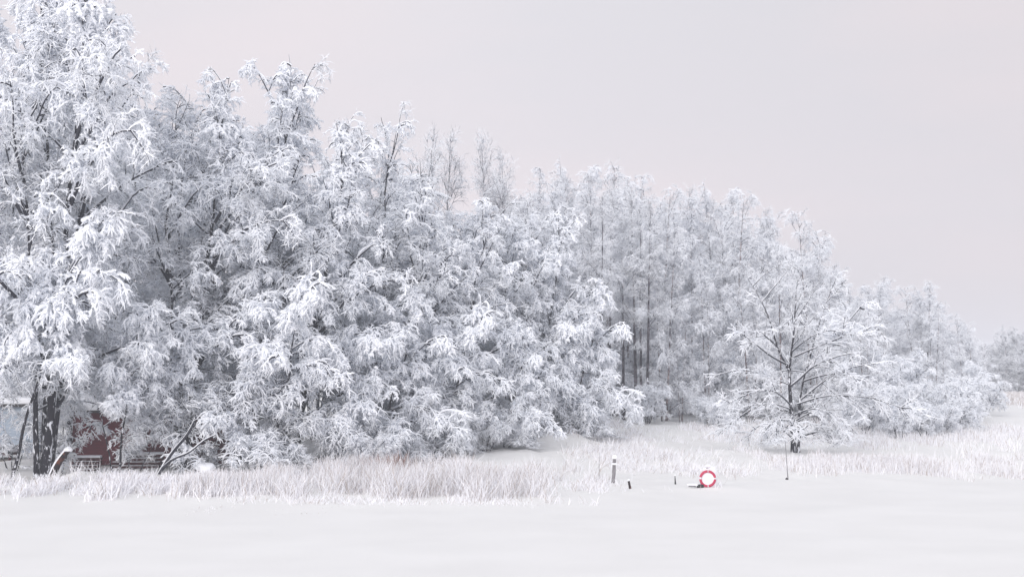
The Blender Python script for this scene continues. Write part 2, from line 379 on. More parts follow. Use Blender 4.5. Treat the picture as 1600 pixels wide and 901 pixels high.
def birch(seed, **k):
    a = dict(h=20, stems=2, spread=.05, crown_r=4.0, base_t=.03, nlimb=72, nsec=8, nter=7, ntw=5, lean=(0.2, 0), up_ang=(52, 12), limb_g=(-.02, .13), sec_g=(.03, .30),
             ter_g=(.12, .4), tw_g=(.1, .35), trunk_r=.12, snow=.58, load0=.27, blobn=.5, mats=(M['birchbark'], M['birchtwig']), prof=birch_prof, bias=.15,
             sec_len=.45, straight=.12, name='birch')
    a.update(k); return make_tree(seed, **a)
birches = [birch(200), birch(201, load0=.42, limb_g=(.02, .2)), birch(202, crown_r=3.4, mats=(M['darkbark'], M['birchtwig'])),
           birch(203, crown_r=3.0, load0=.28, nsec=8, mats=(M['darkbark'], M['birchtwig']))]
bare = birch(210, snow=.35, load0=.12, nter=6, ntw=3, blobn=0, up_ang=(40, 10), limb_g=(-.02, .02), sec_g=(-.02, .06), ter_g=(0, .08), tw_g=(0, .05), crown_r=3.6,
             mats=(M['darkbark'], M['birchtwig']), name='bare_birch')
far_tree = [birch(220 + k, h=16, crown_r=4.5, nlimb=40, nsec=8, nter=6, ntw=4, up_ang=(60, 25), tw_len=.6, ter_len=1.0, snow=.28, twr=4.5, load0=.1) for k in range(2)]
shrubs = [make_tree(240 + k, h=3.4, stems=7, spread=.42, crown_r=1.9, base_t=.2, nlimb=56, nsec=7, nter=6, ntw=4, lean=(.2, 0), up_ang=(50, 30), trunk_r=.05,
                    limb_g=(.02, .2), ter_len=.5, tw_len=.26, load0=.42, bias=.1, sec_len=.42, zmin=0, snow=1.15, mats=(M['darkbark'], M['twig']), name='willow_shrub') for k in range(2)]

PLACED = []
ORD = ['first', 'second', 'third', 'fourth', 'fifth', 'sixth', 'seventh', 'eighth', 'ninth', 'tenth', 'eleventh', 'twelfth', 'thirteenth', 'fourteenth', 'fifteenth', 'sixteenth', 'seventeenth', 'eighteenth']
def alder_at(px, Y, top, k, label, protos=alders, ph=20, name='snowy_alder', group='snow-laden alders along the lakeshore', j=0.0, xs=1.0, cat='tree'):
    l = at(px, Y, -.05); s = FPX / Y; hh = (605 + (CAM_H - l[2]) * s - top) / s
    sc = hh / protos[k][2]; a_ = BD + j; ox, oy = protos[k][3] * sc * xs * (.85 if ph > 10 else .5)       # stand so that the highest stem, not the foot, is at px
    x_ = l[0] - (ox * math.cos(a_) - oy * math.sin(a_)); y_ = l[1] - (ox * math.sin(a_) + oy * math.cos(a_)) * .5
    l = (x_, y_, float(ground_h(x_, y_)) - .05); return put_tree(name, protos[k], l, label, cat, group, a_, (sc * xs, sc * xs, sc))

G1 = [
 (112, 66, -110, 5, .0, 'tall dark alder with clustered trunks at the far left shore, its top above the frame', .95),
 (-75, 70, -100, 5, .4, 'alder mostly cut off by the left edge, drooping into the picture', 1.0),
 (150, 86, -10, 2, -.3, 'tall alder whose right shoulder meets the sky left of the first gap in the treetops', .95),
 (325, 71.5, 112, 5, .2, 'alder behind the snowy boulder with a rounded top, first peak right of the gap', 1.1),
 (432, 77, 100, 4, -.2, 'alder with a dark curved trunk and the highest top right of the gap', 1.05),
 (515, 74.5, 185, 1, .1, 'dense white alder below the second highest peak, right of the dark curved trunk', 1.1),
 (590, 85, 168, 2, .3, 'alder set back with a lacy grey top left of the bare birch tops', 1.0),
 (655, 79, 240, 0, -.2, 'broad alder directly in front of the bare birch tops', 1.05),
 (742, 82, 305, 4, .35, 'alder with heavy hanging snow just right of the bare birch tops', 1.1),
 (808, 86, 318, 3, .0, 'medium alder in the dip before the grey birch wood', 1.1),
 (868, 88, 318, 1, -.3, 'alder with a small knobbly white top in front of the first grey birches', 1.0),
]
for (px, Y, top, k, j, lab, xs) in G1: alder_at(px, Y, top, k, lab, j=j, xs=xs)
alder_at(222, 67.5, 470, 0, 'low arching alder leaning over the red shed', protos=arch, ph=8, name='young_alder', j=.2, xs=1.1, group='young alders bowed over the reeds')
alder_at(96, 64.8, 318, 0, 'thick white bough mass arching in front of the tall dark alder trunks', protos=arch, ph=8, name='young_alder', j=.9, xs=.95, group='young alders bowed over the reeds')
G2 = [(455, 70, 430, 1, -.1, 'young alder bent low behind the reeds right of the snowy boulder', 1.1),
      (610, 75, 450, 0, .4, 'young alder with a thick white hanging spray in the middle of the shore', 1.15),
      (715, 78, 470, 1, .1, 'young alder bowed to the ground left of the open snowfield', 1.1),
      (905, 88, 440, 0, .3, 'small alder with a white umbrella top at the right end of the alder row', 1.0),
      (800, 81, 500, 0, -.3, 'young alder drooping beside the snow mound', 1.0)]
for (px, Y, top, k, j, lab, xs) in G2: alder_at(px, Y, top, k, lab, protos=low_alder, ph=9, name='young_alder', j=j, xs=xs, group='young alders bowed over the reeds')
for i, (px, Y, top, lab) in enumerate([(132, 69.2, 612, 'snow-laden sapling between the clustered trunks and the plank stacks'), 
 (212, 69.0, 622, 'short sapling with drooping white boughs over the long plank stack'), (285, 69.6, 590, 'sapling at the right end of the red shed by the boulder'), (20, 70.5, 600, 'sapling with hanging snow at the left edge by the deck')]):
    alder_at(px, Y, top, i % 2, lab, protos=sapling, ph=4, name='alder_sapling', j=i * 1.3, xs=1.15, group='saplings bowed over the red shed')
# understory of the birch wood
for i in range(16):
    px = 905 + i * 30; put_tree('willow_shrub', shrubs[i % 2], at(px, 113 + (i * 17 % 9), -.05), 'bush in the shaded undergrowth deep between the birch trunks', 'shrub', 'undergrowth bushes inside the birch wood', i * 1.9, 1.25)
# second and third row, filling the wood behind
rb = np.random.default_rng(77)
for i, px in enumerate([-40, 60, 190, 270, 350, 440, 540, 620, 700, 790, 850]):
    Y = 92 + rb.uniform(-4, 6); top = np.interp(px, [-40, 200, 260, 500, 600, 900], [-40, 40, 190, 170, 235, 390]) + rb.uniform(0, 35)
    alder_at(px, Y, top, i % 5, 'alder hidden deep in the wood behind the shore alders', name='snowy_alder', group='alders in the back of the wood', j=rb.uniform(-1, 1))
for i, (px, top) in enumerate([(672, 195), (700, 190), (758, 192), (785, 225)]):
    lab = ['leftmost of the four bare birch tops rising behind the alders', 'second bare birch top from the left behind the alders', 'tallest brown bare birch top behind the alders, third of four', 'rightmost of the four bare birch tops behind the alders'][i]
    alder_at(px, 100 + 2 * (i % 2), top, 0, lab, protos=[bare], name='bare_birch', group='bare birch tops behind the alders', j=i * 1.7, xs=.9)
# birch wood
BW = [(838, 262, 3), (872, 275, 0), (905, 248, 2), (948, 250, 0), (985, 268, 1), (1012, 272, 3), (1050, 290, 1), (1085, 285, 0), (1128, 285, 2), (1165, 300, 1), (1205, 318, 0), (1245, 325, 1), (1285, 372, 1), (1310, 408, 0)]
for i, (px, top, k) in enumerate(BW):
    Y = 117 + (i * 37 % 11) - 4
    alder_at(px, Y, top, k, f'tall grey frosted birch in the mid-distance birch wood, {ORD[i]} from its left end', protos=birches, name='birch_tree', group='birches of the grey birch wood', j=i * 2.1, xs=1.05)
FR = [(1045, 340, 0, 'front birch with a pale pinkish trunk at the centre of the snowfield edge'), (1075, 470, 1, 'birch with hanging white boughs at the right side of the dark opening'),
      (1095, 400, 1, 'front birch with round snowy bunches right of the pink trunk'), (1150, 390, 1, 'front birch behind the left limbs of the lone tree'), (1215, 380, 1, 'broad white birch directly behind the lone tree'),
      (1300, 420, 1, 'white birch behind the right side of the lone tree'), (1050, 545, 0, 'low snowy birch at the foot of the pink trunk'), (1340, 470, 1, 'low birch at the right end of the birch wood')]
for i, (px, top, k, lab) in enumerate(FR):
    alder_at(px, 106 + (i * 5 % 4), top, k, lab, protos=birches, name='birch_tree', group='birches along the front of the birch wood', j=i * 1.3, xs=1.0 if top < 500 else 1.5)
slim = [birch(230 + k, stems=1, base_t=.42, nlimb=30, crown_r=2.8, trunk_r=.18, mats=(M['darkbark'], M['birchtwig']), name='dark_birch') for k in range(2)]
for i, (px, top) in enumerate([(942, 300), (957, 285), (972, 330), (986, 290), (1001, 320), (1018, 300)]):
    alder_at(px, 103.5 + (i * 5 % 6), top, i % 2, f'slender birch with a bare dark trunk in the shadowy opening, {ORD[i]} from the left', protos=slim, name='birch_tree', group='slender dark trunks in the shadowy opening', j=i * 1.5, xs=1.0)
for i in range(14):
    px = 925 + i * 9; alder_at(px, 120 + (i * 13 % 17), 330 + (i * 31 % 50), i % 2, 'dark slender trunk far back in the shadowy opening of the wood', protos=slim, name='birch_tree', group='dark trunks far back in the opening', j=i * 2.2, xs=.9)
for i in range(16):
    px = 820 + i * 34; Y = 134 + (i * 29 % 13); top = np.interp(px, [820, 1000, 1180, 1330, 1400], [290, 295, 325, 440, 470]) + rb.uniform(0, 30)
    alder_at(px, Y, top, i % 4, 'birch deep inside the grey birch wood', protos=birches, name='birch_tree', group='birches in the back of the birch wood', j=i * 2.7, xs=1.1)
# right hand birch group, further off
RW = [(1362, 440, 2), (1385, 430, 0), (1412, 445, 1), (1445, 437, 0), (1470, 470, 1), (1492, 488, 1), (1512, 520, 0)]
for i, (px, top, k) in enumerate(RW):
    alder_at(px, 160 + (i * 7 % 9), top, k, f'distant frosted birch right of the lone tree, {ORD[i]} from the left of its clump', protos=birches, name='birch_tree', group='distant birches right of the lone tree', j=i * 1.9, xs=1.25)
for i in range(8):
    px = 1350 + i * 24; top = np.interp(px, [1350, 1460, 1530], [465, 470, 560]) + rb.uniform(0, 15)
    alder_at(px, 185 + (i * 5 % 12), top, i % 2, 'distant birch in the back of the right-hand clump', protos=birches, name='birch_tree', group='birches in the back of the right-hand clump', j=i * 2.3, xs=1.3)
LOWR = [(1418, 545, 118, 'small tree with a rounded white snow bonnet right of the lone tree'), (1515, 560, 135, 'small snow-bonneted tree at the right end of the distant birches'), (1375, 535, 112, 'small white tree half behind the lone tree on its right')]
for i, (px, top, Y, lab) in enumerate(LOWR):
    alder_at(px, Y, top, i % 2, lab, protos=low_alder, ph=9, name='small_tree', group='small snow-bonneted trees on the right', j=i * 2.0, xs=1.1)
# hazy far trees
FT = [(1536, 535), (1552, 528), (1568, 508), (1584, 510), (1600, 515), (1620, 505), (1645, 510), (1670, 520)]
for i, (px, top) in enumerate(FT):
    alder_at(px, 330 + (i * 11 % 20), top, i % 2, f'hazy blue tree on the far right horizon, {ORD[i]} from the left', protos=far_tree, ph=16, name='far_tree', group='hazy blue trees on the far right horizon', j=i * 1.1, xs=1.1)
for i in range(10):
    px = 1500 + i * 18
    alder_at(px, 322 + (i * 7 % 9), 560 + rb.uniform(-8, 14), i % 2, 'low hazy blue tree at the foot of the far wood', protos=far_tree, ph=16, name='far_tree', group='low hazy trees at the foot of the far wood', j=i * 1.7, xs=2.2)
# shrubs on the right
SH = [(1345, 98, .8), (1385, 104, .9), (1430, 108, .85), (1470, 112, .9), (1505, 118, .9), (1535, 126, .8), (1402, 96, .6), (1440, 98, .55), (1468, 100, .6), (1495, 104, .7), (1128, 100, .5)]
for i, (px, Y, s) in enumerate(SH):
    lab = (f'frosted willow shrub right of the lone tree, {ORD[i]} from the left of the tall shrubs' if i < 6 else f'low snow-bowed bush at the front of the shrubs, {ORD[i-6]} from the left' if i < 10 else 'tiny snowy bush at the left of the lone tree')
    put_tree('willow_shrub', shrubs[i % 2], at(px, Y, -.05), lab, 'shrub', 'willow shrubs right of the lone tree', i * 1.4, s)
SH2 = [(104, 92, 1.6, 'tall bush in the gap between the pale cabin and the red shed'), (830, 83, .55, 'low bush under the snow mound at the foot of the last alders'), (590, 70, .5, 'reddish-stemmed bush behind the reeds in the middle of the shore'), (690, 76, .7, 'twiggy grey bush behind the reeds left of the snow mound'), (760, 79, .7, 'dark twiggy bush under the bowed young alder'),
       (400, 70, .6, 'small frosted bush right of the snowy boulder'), (540, 72, .7, 'frosted bush under the dense white alder'), (930, 101, .7, 'bush at the left corner of the birch wood'), (1010, 103, .7, 'bush below the dark opening of the birch wood'), (1110, 103, .6, 'bush in front of the birch wood behind the life ring')]
for i, (px, Y, s, lab) in enumerate(SH2): put_tree('willow_shrub', shrubs[i % 2], at(px, Y, -.05), lab, 'shrub', 'bushes along the foot of the wood', i * 2.4, s)

# ------------------------------------------------------------------ the lone tree
def lone():
    st = [([(0, 0, -.3), (-.05, 0, 1.6), (-.15, .05, 3.3), (-.2, .05, 5.0), (.1, .1, 6.6), (.2, .2, 8.4), (.35, .2, 10.2)], .15),
          ([(.25, .1, -.3), (.3, .15, 1.8), (.4, .2, 3.4), (.75, .25, 4.8), (1.1, .3, 6.2), (1.7, .4, 8.2), (2.2, .4, 9.7)], .09),
          ([(-.2, 0, 4.8), (-.75, -.1, 5.9), (-1.3, -.2, 8.1), (-1.75, -.2, 9.1), (-2.4, -.3, 10.3)], .065)]
    ex = [([(-.25, 0, 5.1), (-1.2, -.3, 5.6), (-2.1, -.5, 6.4), (-3.0, -.6, 7.1)], .09), ([(.1, 0, 5.6), (1.3, -.3, 6.2), (2.9, -.5, 6.9), (4.6, -.7, 7.0)], .07),
          ([(.45, 0, 3.1), (1.8, -.4, 4.4), (3.0, -.5, 5.0), (4.4, -.7, 5.2)], .07), ([(.2, 0, 2.8), (1.7, -.5, 3.4), (4, -.9, 3.2), (5.7, -1.0, 2.5)], .06),
          ([(-.1, 0, 2.7), (-.9, -.4, 3.6), (-2, -.7, 3.7), (-3.5, -1, 2.9)], .06), ([(-.1, 0, 1.8), (-1.1, -.5, 1.95), (-1.8, -.8, 1.1), (-1.95, -.9, .35)], .05),
          ([(-.1, 0, 2.5), (-1.4, -.3, 3.0), (-3.0, -.6, 2.1), (-3.9, -.8, 1.1)], .05), ([(.2, 0, 1.9), (1.2, -.5, 2.6), (2.2, -.9, 2.2), (3.0, -1.1, 1.2)], .05),
          ([(.8, .2, 5.0), (2.2, .1, 6.5), (3.2, 0, 8.0), (3.9, 0, 8.8)], .06), ([(-.1, 0, 3.9), (-1.6, 0, 4.6), (-2.8, .1, 4.9), (-4.0, .1, 4.5)], .05),
          ([(.3, 0, 1.2), (.9, -.6, 1.8), (1.5, -1.0, 1.3), (1.8, -1.2, .5)], .04)]
    ex = [(p_, q_ * .62) for p_, q_ in ex]
    for k in range(13):                                          # low thin branches that hang to the snow all round
        a_ = 6.28 * k / 13 + .3; z_ = .7 + 1.7 * ((k * 5) % 7) / 7; R_ = 1.5 + 1.9 * ((k * 3) % 5) / 5 + .9 * max(math.cos(a_), 0)
        ex.append(([(math.cos(a_) * R_ * f, math.sin(a_) * R_ * f * .8, z_ + .9 * math.sin(f * 2.2) - (z_ + .2) * f ** 3) for f in (0, .3, .6, .85, 1)], .022))
    pr = lambda z: np.interp(z, [0, .15, .35, .6, .85, 1], [.75, 1.1, 1.0, .85, .55, .2])
    return make_tree(300, h=10.4, stem_pts=st, extra_limbs=ex, crown_r=3.7, base_t=.10, nlimb=25, nsec=8, nter=6, ntw=5, lean=(1, -.1), bias=.5, up_ang=(60, 22),
                     limb_g=(.02, .14), sec_g=(.02, .14), ter_g=(.02, .14), tw_g=(.0, .15), snow=.9, load0=.28, blobn=.4, name='lone_tree', sec_len=.34, zmin=.1)
put_tree('lone_tree', lone(), at(1237, 84, 0), 'solitary snow-laced spreading tree with a forked dark trunk standing in the open field', 'tree', sc=(1.12, 1.1, 1.0))

# ------------------------------------------------------------------ solid objects
def boxm(v, f, x0, x1, y0, y1, z0, z1):
    n = len(v); v += [(x0, y0, z0), (x1, y0, z0), (x1, y1, z0), (x0, y1, z0), (x0, y0, z1), (x1, y0, z1), (x1, y1, z1), (x0, y1, z1)]
    f += [(n, n + 3, n + 2, n + 1), (n + 4, n + 5, n + 6, n + 7), (n, n + 1, n + 5, n + 4), (n + 1, n + 2, n + 6, n + 5), (n + 2, n + 3, n + 7, n + 6), (n + 3, n, n + 4, n + 7)]
def pobj(name, v, f, m, parent=None, loc=None, smooth=False, bevel=0):
    me = bpy.data.meshes.new(name); me.from_pydata(v, [], f); me.materials.append(m); me.update()
    if smooth: me.shade_smooth()
    else: me.shade_flat()
    o = link(name, me, parent, loc)
    if bevel: b = o.modifiers.new('bevel', 'BEVEL'); b.width = bevel; b.segments = 2
    return o
def boxes(name, bs, m, parent=None, **k):
    v, f = [], []
    for b in bs: boxm(v, f, *b)
    return pobj(name, v, f, m, parent, **k)
def lump(name, c_, s, seed, m, parent=None, amp=.12, nu=28, nv=16, flat=-0.35):
    """a soft lump of snow or stone: a noisy ellipsoid flattened below"""
    u = np.linspace(0, 2 * np.pi, nu, endpoint=False); t = np.linspace(0, np.pi, nv); uu, tt = np.meshgrid(u, t)
    d = np.stack([np.cos(uu) * np.sin(tt), np.sin(uu) * np.sin(tt), np.cos(tt)], -1); r = 1 + amp * noise(d + seed * 7, 2.3) + amp * .4 * noise(d + seed * 3, 6)
    p = d * r[..., None]; p[..., 2] = np.maximum(p[..., 2], flat); v = (p * np.array(s) + np.array(c_)).reshape(-1, 3)
    i = np.arange(nv - 1)[:, None] * nu; j = np.arange(nu)[None]; j2 = (j + 1) % nu
    q = np.stack([i + j, i + nu + j, i + nu + j2, i + j2], -1).reshape(-1, 4)
    return link(name, mesh_np(name, v, q, mats=[m]), parent)

red = mat('red_boards', (0.16, 0.018, 0.022), .75, ramp_noise(3, (0.065, 0.008, 0.014), (0.14, 0.014, 0.024), .3, .7, 6, (.6, 1, 6)))
dkred = mat('dark_red_timber', (0.07, 0.015, 0.02), .8, ramp_noise(4, (0.035, 0.012, 0.016), (0.10, 0.02, 0.025), .3, .7, 6, (.5, 1, 5)))
white = mat('white_trim', (0.72, 0.72, 0.74), .6, ramp_noise(8, (.62, .62, .65), (.76, .76, .78)))
glass = mat('dark_window_glass', (0.03, 0.035, 0.045), .12, spec=.5)
bluegrey = mat('pale_blue_boards', (0.36, 0.42, 0.50), .8, ramp_noise(2, (0.32, 0.38, 0.46), (0.42, 0.48, 0.55), .3, .7, 5, (.5, 1, 6)))
steel = mat('dark_iron', (0.03, 0.03, 0.035), .5, ramp_noise(15, (0.02, 0.02, 0.024), (0.06, 0.055, 0.055)))

def siding(x0, x1, z0, z1, y, m, name, parent, holes=()):
    """horizontal boards, each a slightly tilted lap"""
    v, f = [], []; z = z0; bh = .16
    while z < z1 - .02:
        zt = min(z + bh, z1)
        segs = [(x0, x1)]
        for (hx0, hx1, hz0, hz1) in holes:
            if zt > hz0 and z < hz1:
                segs = [q for a, b in segs for q in ((a, min(b, hx0)), (max(a, hx1), b)) if q[1] - q[0] > .02]
        for a, b in segs:
            n = len(v); v += [(a, y - .035, z), (b, y - .035, z), (b, y - .012, zt), (a, y - .012, zt), (a, y, z), (b, y, z), (b, y, zt), (a, y, zt)]
            f += [(n, n + 1, n + 2, n + 3), (n, n + 4, n + 5, n + 1), (n + 3, n + 2, n + 6, n + 7), (n, n + 3, n + 7, n + 4), (n + 1, n + 5, n + 6, n + 2)]
        z = zt
    return pobj(name, v, f, m, parent)

def shed():
    Y = 75.5; x0, x1 = X(118, Y), X(362, Y); cx = (x0 + x1) / 2; W = x1 - x0; z = float(ground_h(cx, Y)) - .05
    r = tag(empty('red_shed', (cx, Y, z), math.radians(-2)), 'dark red boarded shed half hidden behind snowy boughs at the left', 'shed')
    h = W / 2; D = 5.0; H = 2.9
    door = (-1.1, -.15, .15, 2.15); win = (1.2, 2.3, 1.1, 2.1)
    siding(-h, h, 0, H, 0, red, 'front_wall', r, [door, win])
    boxes('inner_wall', [(-h, h, .02, .12, 0, H), (-h, -h + .1, .12, D, 0, H), (h - .1, h, .12, D, 0, H), (-h, h, D, D + .1, 0, H)], red, r)
    boxes('corner_board', [(-h - .03, -h + .11, -.06, .01, 0, H)], dkred, r); boxes('corner_board', [(h - .11, h + .03, -.06, .01, 0, H)], dkred, r)
    d = boxes('door', [(door[0] + .04, door[1] - .04, -.03, .015, .17, 2.11)], dkred, r); boxes('handle', [(door[1] - .2, door[1] - .12, -.07, -.03, 1.05, 1.2)], steel, d)
    wn = boxes('window', [(win[0] + .06, win[1] - .06, -.012, .015, win[2] + .06, win[3] - .06)], glass, r)
    boxes('frame', [(win[0], win[1], -.05, .01, win[2], win[2] + .08), (win[0], win[1], -.05, .01, win[3] - .08, win[3]), (win[0], win[0] + .08, -.048, .01, win[2] + .08, win[3] - .08),
                    (win[1] - .08, win[1], -.048, .01, win[2] + .08, win[3] - .08), ((win[0] + win[1]) / 2 - .03, (win[0] + win[1]) / 2 + .03, -.045, .01, win[2] + .08, win[3] - .08)], dkred, wn)
    def gable(zo, th, ov, m, name):
        rz = H + 1.5; a = [(-h - ov, -.45 - ov, H - .16 + zo), (-h - ov, D / 2, rz + zo), (-h - ov, D + .45 + ov, H - .16 + zo)]
        v = a + [(x, y, zz + th) for x, y, zz in a]; v = v + [(h + ov, y, zz) for _, y, zz in v]
        f = [(0, 1, 4, 3), (1, 2, 5, 4), (6, 9, 10, 7), (7, 10, 11, 8), (3, 4, 10, 9), (4, 5, 11, 10), (0, 6, 7, 1), (1, 7, 8, 2), (0, 3, 9, 6), (2, 8, 11, 5)]
        return pobj(name, v, f, m, r, bevel=.06 if m == M['snowcap'] else 0)
    rf = gable(0, .1, .3, steel, 'roof')
    sn = gable(.103, .34, .27, M['snowcap'], 'roof_snow')
    v = [(s * (h - .05), y, zz) for s in (-1, 1) for (y, zz) in ((.05, H), (D, H), (D / 2, H + 1.45))]
    pobj('gable_wall', v[:3], [(0, 1, 2)], red, r); pobj('gable_wall', v[3:], [(0, 2, 1)], red, r)
shed()
def plank_stack(px, Y, W, n, lab, dz=0):
    r = tag(empty('plank_stack', at(px, Y, dz), math.radians(4)), lab, 'plank stack', 'plank stacks in front of the red shed')
    for k in range(n):
        o = (k * .37 % .3) - .15
        p = boxes('plank', [(-W / 2 + o, W / 2 + o, -.28, .28, k * .19, k * .19 + .11)], dkred, r, bevel=.01)
        boxes('snow', [(-W / 2 + o + .02, W / 2 + o - .03, -.31, .2, k * .19 + .113, k * .19 + (.15 if k < n - 1 else .22))], M['snowcap'], p, bevel=.02)
        if k < n - 1: [boxes('spacer', [(q, q + .1, -.25, .25, k * .19 + .112, k * .19 + .187)], dkred, r) for q in (-W / 2 + .3, W / 2 - .4)]
plank_stack(142, 71.5, 1.3, 4, 'short stack of dark planks with snow lines at the left end of the red shed')
plank_stack(222, 71.8, 2.4, 4, 'long stack of dark red planks with snow lines below the red shed')
def boathouse():
    Y = 84; x0, x1 = X(-140, Y), X(60, Y); cx = (x0 + x1) / 2; z = float(ground_h(cx, Y)) - .3
    r = tag(empty('pale_cabin', (cx, Y, z)), 'pale blue-grey cabin wall glimpsed at the left edge behind the trunks', 'cabin'); h = (x1 - x0) / 2
    siding(-h, h, 0, 3.0, 0, bluegrey, 'front_wall', r, [(-2.4, -1.3, 1.1, 2.2)])
    boxes('inner_wall', [(-h, h, .02, .12, 0, 3.0), (-h, -h + .1, .12, 4, 0, 3.0), (h - .1, h, .12, 4, 0, 3.0), (-h, h, 4, 4.1, 0, 3.0)], bluegrey, r)
    boxes('corner_board', [(h - .12, h + .03, -.06, .01, 0, 3.0)], white, r)
    wn = boxes('window', [(-2.32, -1.38, -.01, .015, 1.18, 2.12)], glass, r)
    boxes('frame', [(-2.4, -1.3, -.05, .01, 1.1, 1.19), (-2.4, -1.3, -.05, .01, 2.11, 2.2), (-2.4, -2.31, -.048, .01, 1.19, 2.11), (-1.39, -1.3, -.048, .01, 1.19, 2.11)], white, wn)
    boxes('roof', [(-h - .3, h + .3, -.4, 4.4, 3.002, 3.14)], steel, r); boxes('roof_snow', [(-h - .27, h + .27, -.38, 4.4, 3.143, 3.55)], M['snowcap'], r, bevel=.12)
    d = tag(empty('wooden_deck', at(-6, 79, -.02)), 'low wooden deck under a slab of snow at the left edge', 'deck')
    boxes('deck_floor', [(-2.6, 1.35, -1, 1, .34, .44)], dkred, d)
    for k in range(4): boxes('deck_leg', [(-2.4 + k * 1.2, -2.28 + k * 1.2, -.85, -.73, -.1, .338)], dkred, d)
    boxes('deck_snow', [(-2.63, 1.37, -1.04, 1.02, .443, .82)], M['snowcap'], d, bevel=.14)
boathouse()
b = tag(empty('snowy_boulder', at(325, 67.5, -.12)), 'round boulder capped with smooth snow beside the second group of trunks', 'boulder')
stone = mat('dark_stone', (0.12, 0.12, 0.135), .9, ramp_noise(5, (0.06, 0.06, 0.07), (0.2, 0.2, 0.22)))
lump('stone', (0, 0, .22), (.52, .45, .40), 3, stone, b, .14, flat=-.6); lump('snow_cap', (.02, -.02, .40), (.52, .47, .40), 4, M['snowcap'], b, .13, flat=-.3)

# rust-coloured stools at the base of the big alder trunks, a leaning stub beside it
r = tag(empty('leaning_stump', at(85, 65.2, -.1), 0), 'thick dark leaning stem with rusty base right of the clustered trunks', 'stump')
P = resample([(0, 0, -.1), (.15, 0, .5), (.38, .05, 1.0), (.75, .1, 1.45)], 8)[None]; R = np.linspace(.20, .12, 8)[None]
a = Acc(); a.sweep(P, R, R * .5, R * .0 + .10, SEC7); link('stem', a.mesh('stem', [M['rustbark'], M['snow']]), r); lump('snow_cap', (.77, .1, 1.47), (.2, .19, .16), 2, M['snowcap'], r)
r = tag(empty('dead_snag', at(250, 66.5, -.1), 0), 'snow-lined trunk leaning right in front of the red shed', 'dead tree')
P = resample([(0, 0, -.1), (.45, 0, .75), (.75, .2, 1.3), (1.35, .05, 1.75), (1.75, .1, 2.7)], 9)[None]; R = np.linspace(.11, .05, 9)[None]
a = Acc(); a.sweep(P, R, R * .5, R * .0 + .04, SEC7); link('stem', a.mesh('stem', [M['twig'], M['snow']]), r)
P = resample([(.3, -.1, .4), (.9, -.3, .9), (1.5, -.4, 1.0), (2.2, -.1, 1.7), (2.7, 0, 1.9)], 12)[None]; R = np.linspace(.06, .02, 12)[None]
a = Acc(); a.sweep(P, R, R * .9, R * .0 + .05, SEC7); link('branch', a.mesh('branch', [M['twig'], M['snow']]), r)

# ---- life ring on its stand
ringred = mat('life_ring_red', (0.5, 0.05, 0.10), .55, ramp_noise(6, (0.44, 0.035, 0.085), (0.56, 0.07, 0.13)))
loc = at(1103, 60.6, 0)
st = tag(empty('life_ring_stand', loc), 'low snow-smothered stand behind the red life ring', 'stand')
grey = mat('weathered_wood', (0.22, 0.21, 0.22), .85, ramp_noise(6, (0.15, 0.14, 0.15), (0.32, 0.31, 0.32), .3, .7, 6, (4, 4, .5)))
boxes('post', [(-.05, .05, .12, .22, -.3, .82)], grey, st); boxes('backboard', [(-.30, .30, .085, .115, .10, .70)], M['reed_pale'], st, bevel=.02)
lump('snow_load', (.06, .24, .36), (.42, .28, .52), 5, M['snowcap'], st, .09, flat=-.75); lump('snow_cap', (.05, .16, .86), (.13, .13, .10), 6, M['snowcap'], st, .1)
boxes('hook', [(-.05, -.015, .03, .084, .42, .62)], steel, st); boxes('hook', [(.03, .05, .03, .084, .46, .56)], steel, st)
boxes('foot', [(-.45, -.18, -.10, .1, -.04, .12)], steel, st, bevel=.01); boxes('foot', [(-.80, -.5, .02, .1, .02, .07)], grey, st, bevel=.01)
lump('foot_snow', (-.60, .0, .10), (.26, .14, .07), 8, M['snowcap'], st, .1)
lr = tag(empty('life_ring', (loc[0], loc[1] - .02, loc[2] + .36), 0), 'red life ring with white bands hanging upright above the snow', 'life ring')
def torus_arc(name, a0, a1, R0, r0, m, parent, K=12, n=14):
    a = np.linspace(a0, a1, K); t = np.linspace(0, 2 * np.pi, n, endpoint=False)
    v = np.array([[(R0 + r0 * np.cos(q)) * np.sin(p_), r0 * np.sin(q) * .8, (R0 + r0 * np.cos(q)) * np.cos(p_)] for p_ in a for q in t])
    i = np.arange(K - 1)[:, None] * n; j = np.arange(n)[None]; j2 = (j + 1) % n
    q = np.stack([i + j, i + n + j, i + n + j2, i + j2], -1).reshape(-1, 4); return link(name, mesh_np(name, v, q, mats=[m]), parent)
torus_arc('ring', 0, 2 * math.pi, .31, .052, ringred, lr, 65)
for ang, wd in ((2, 2.5), (88, 6), (178, 3.5), (274, 7)): torus_arc('white_band', math.radians(ang - wd), math.radians(ang + wd), .31, .057, white, lr, 7)
P = np.array([[(.31 + .075 + .03 * abs(math.sin(2 * q))) * math.sin(q), -.01, (.31 + .075 + .03 * abs(math.sin(2 * q))) * math.cos(q)] for q in np.linspace(0, 2 * math.pi, 60)])[None]
a = Acc(); q1 = np.full((1, 60), .007); a.sweep(P, q1, q1, q1, circ(5)); link('rope', a.mesh('rope', [white]), lr)

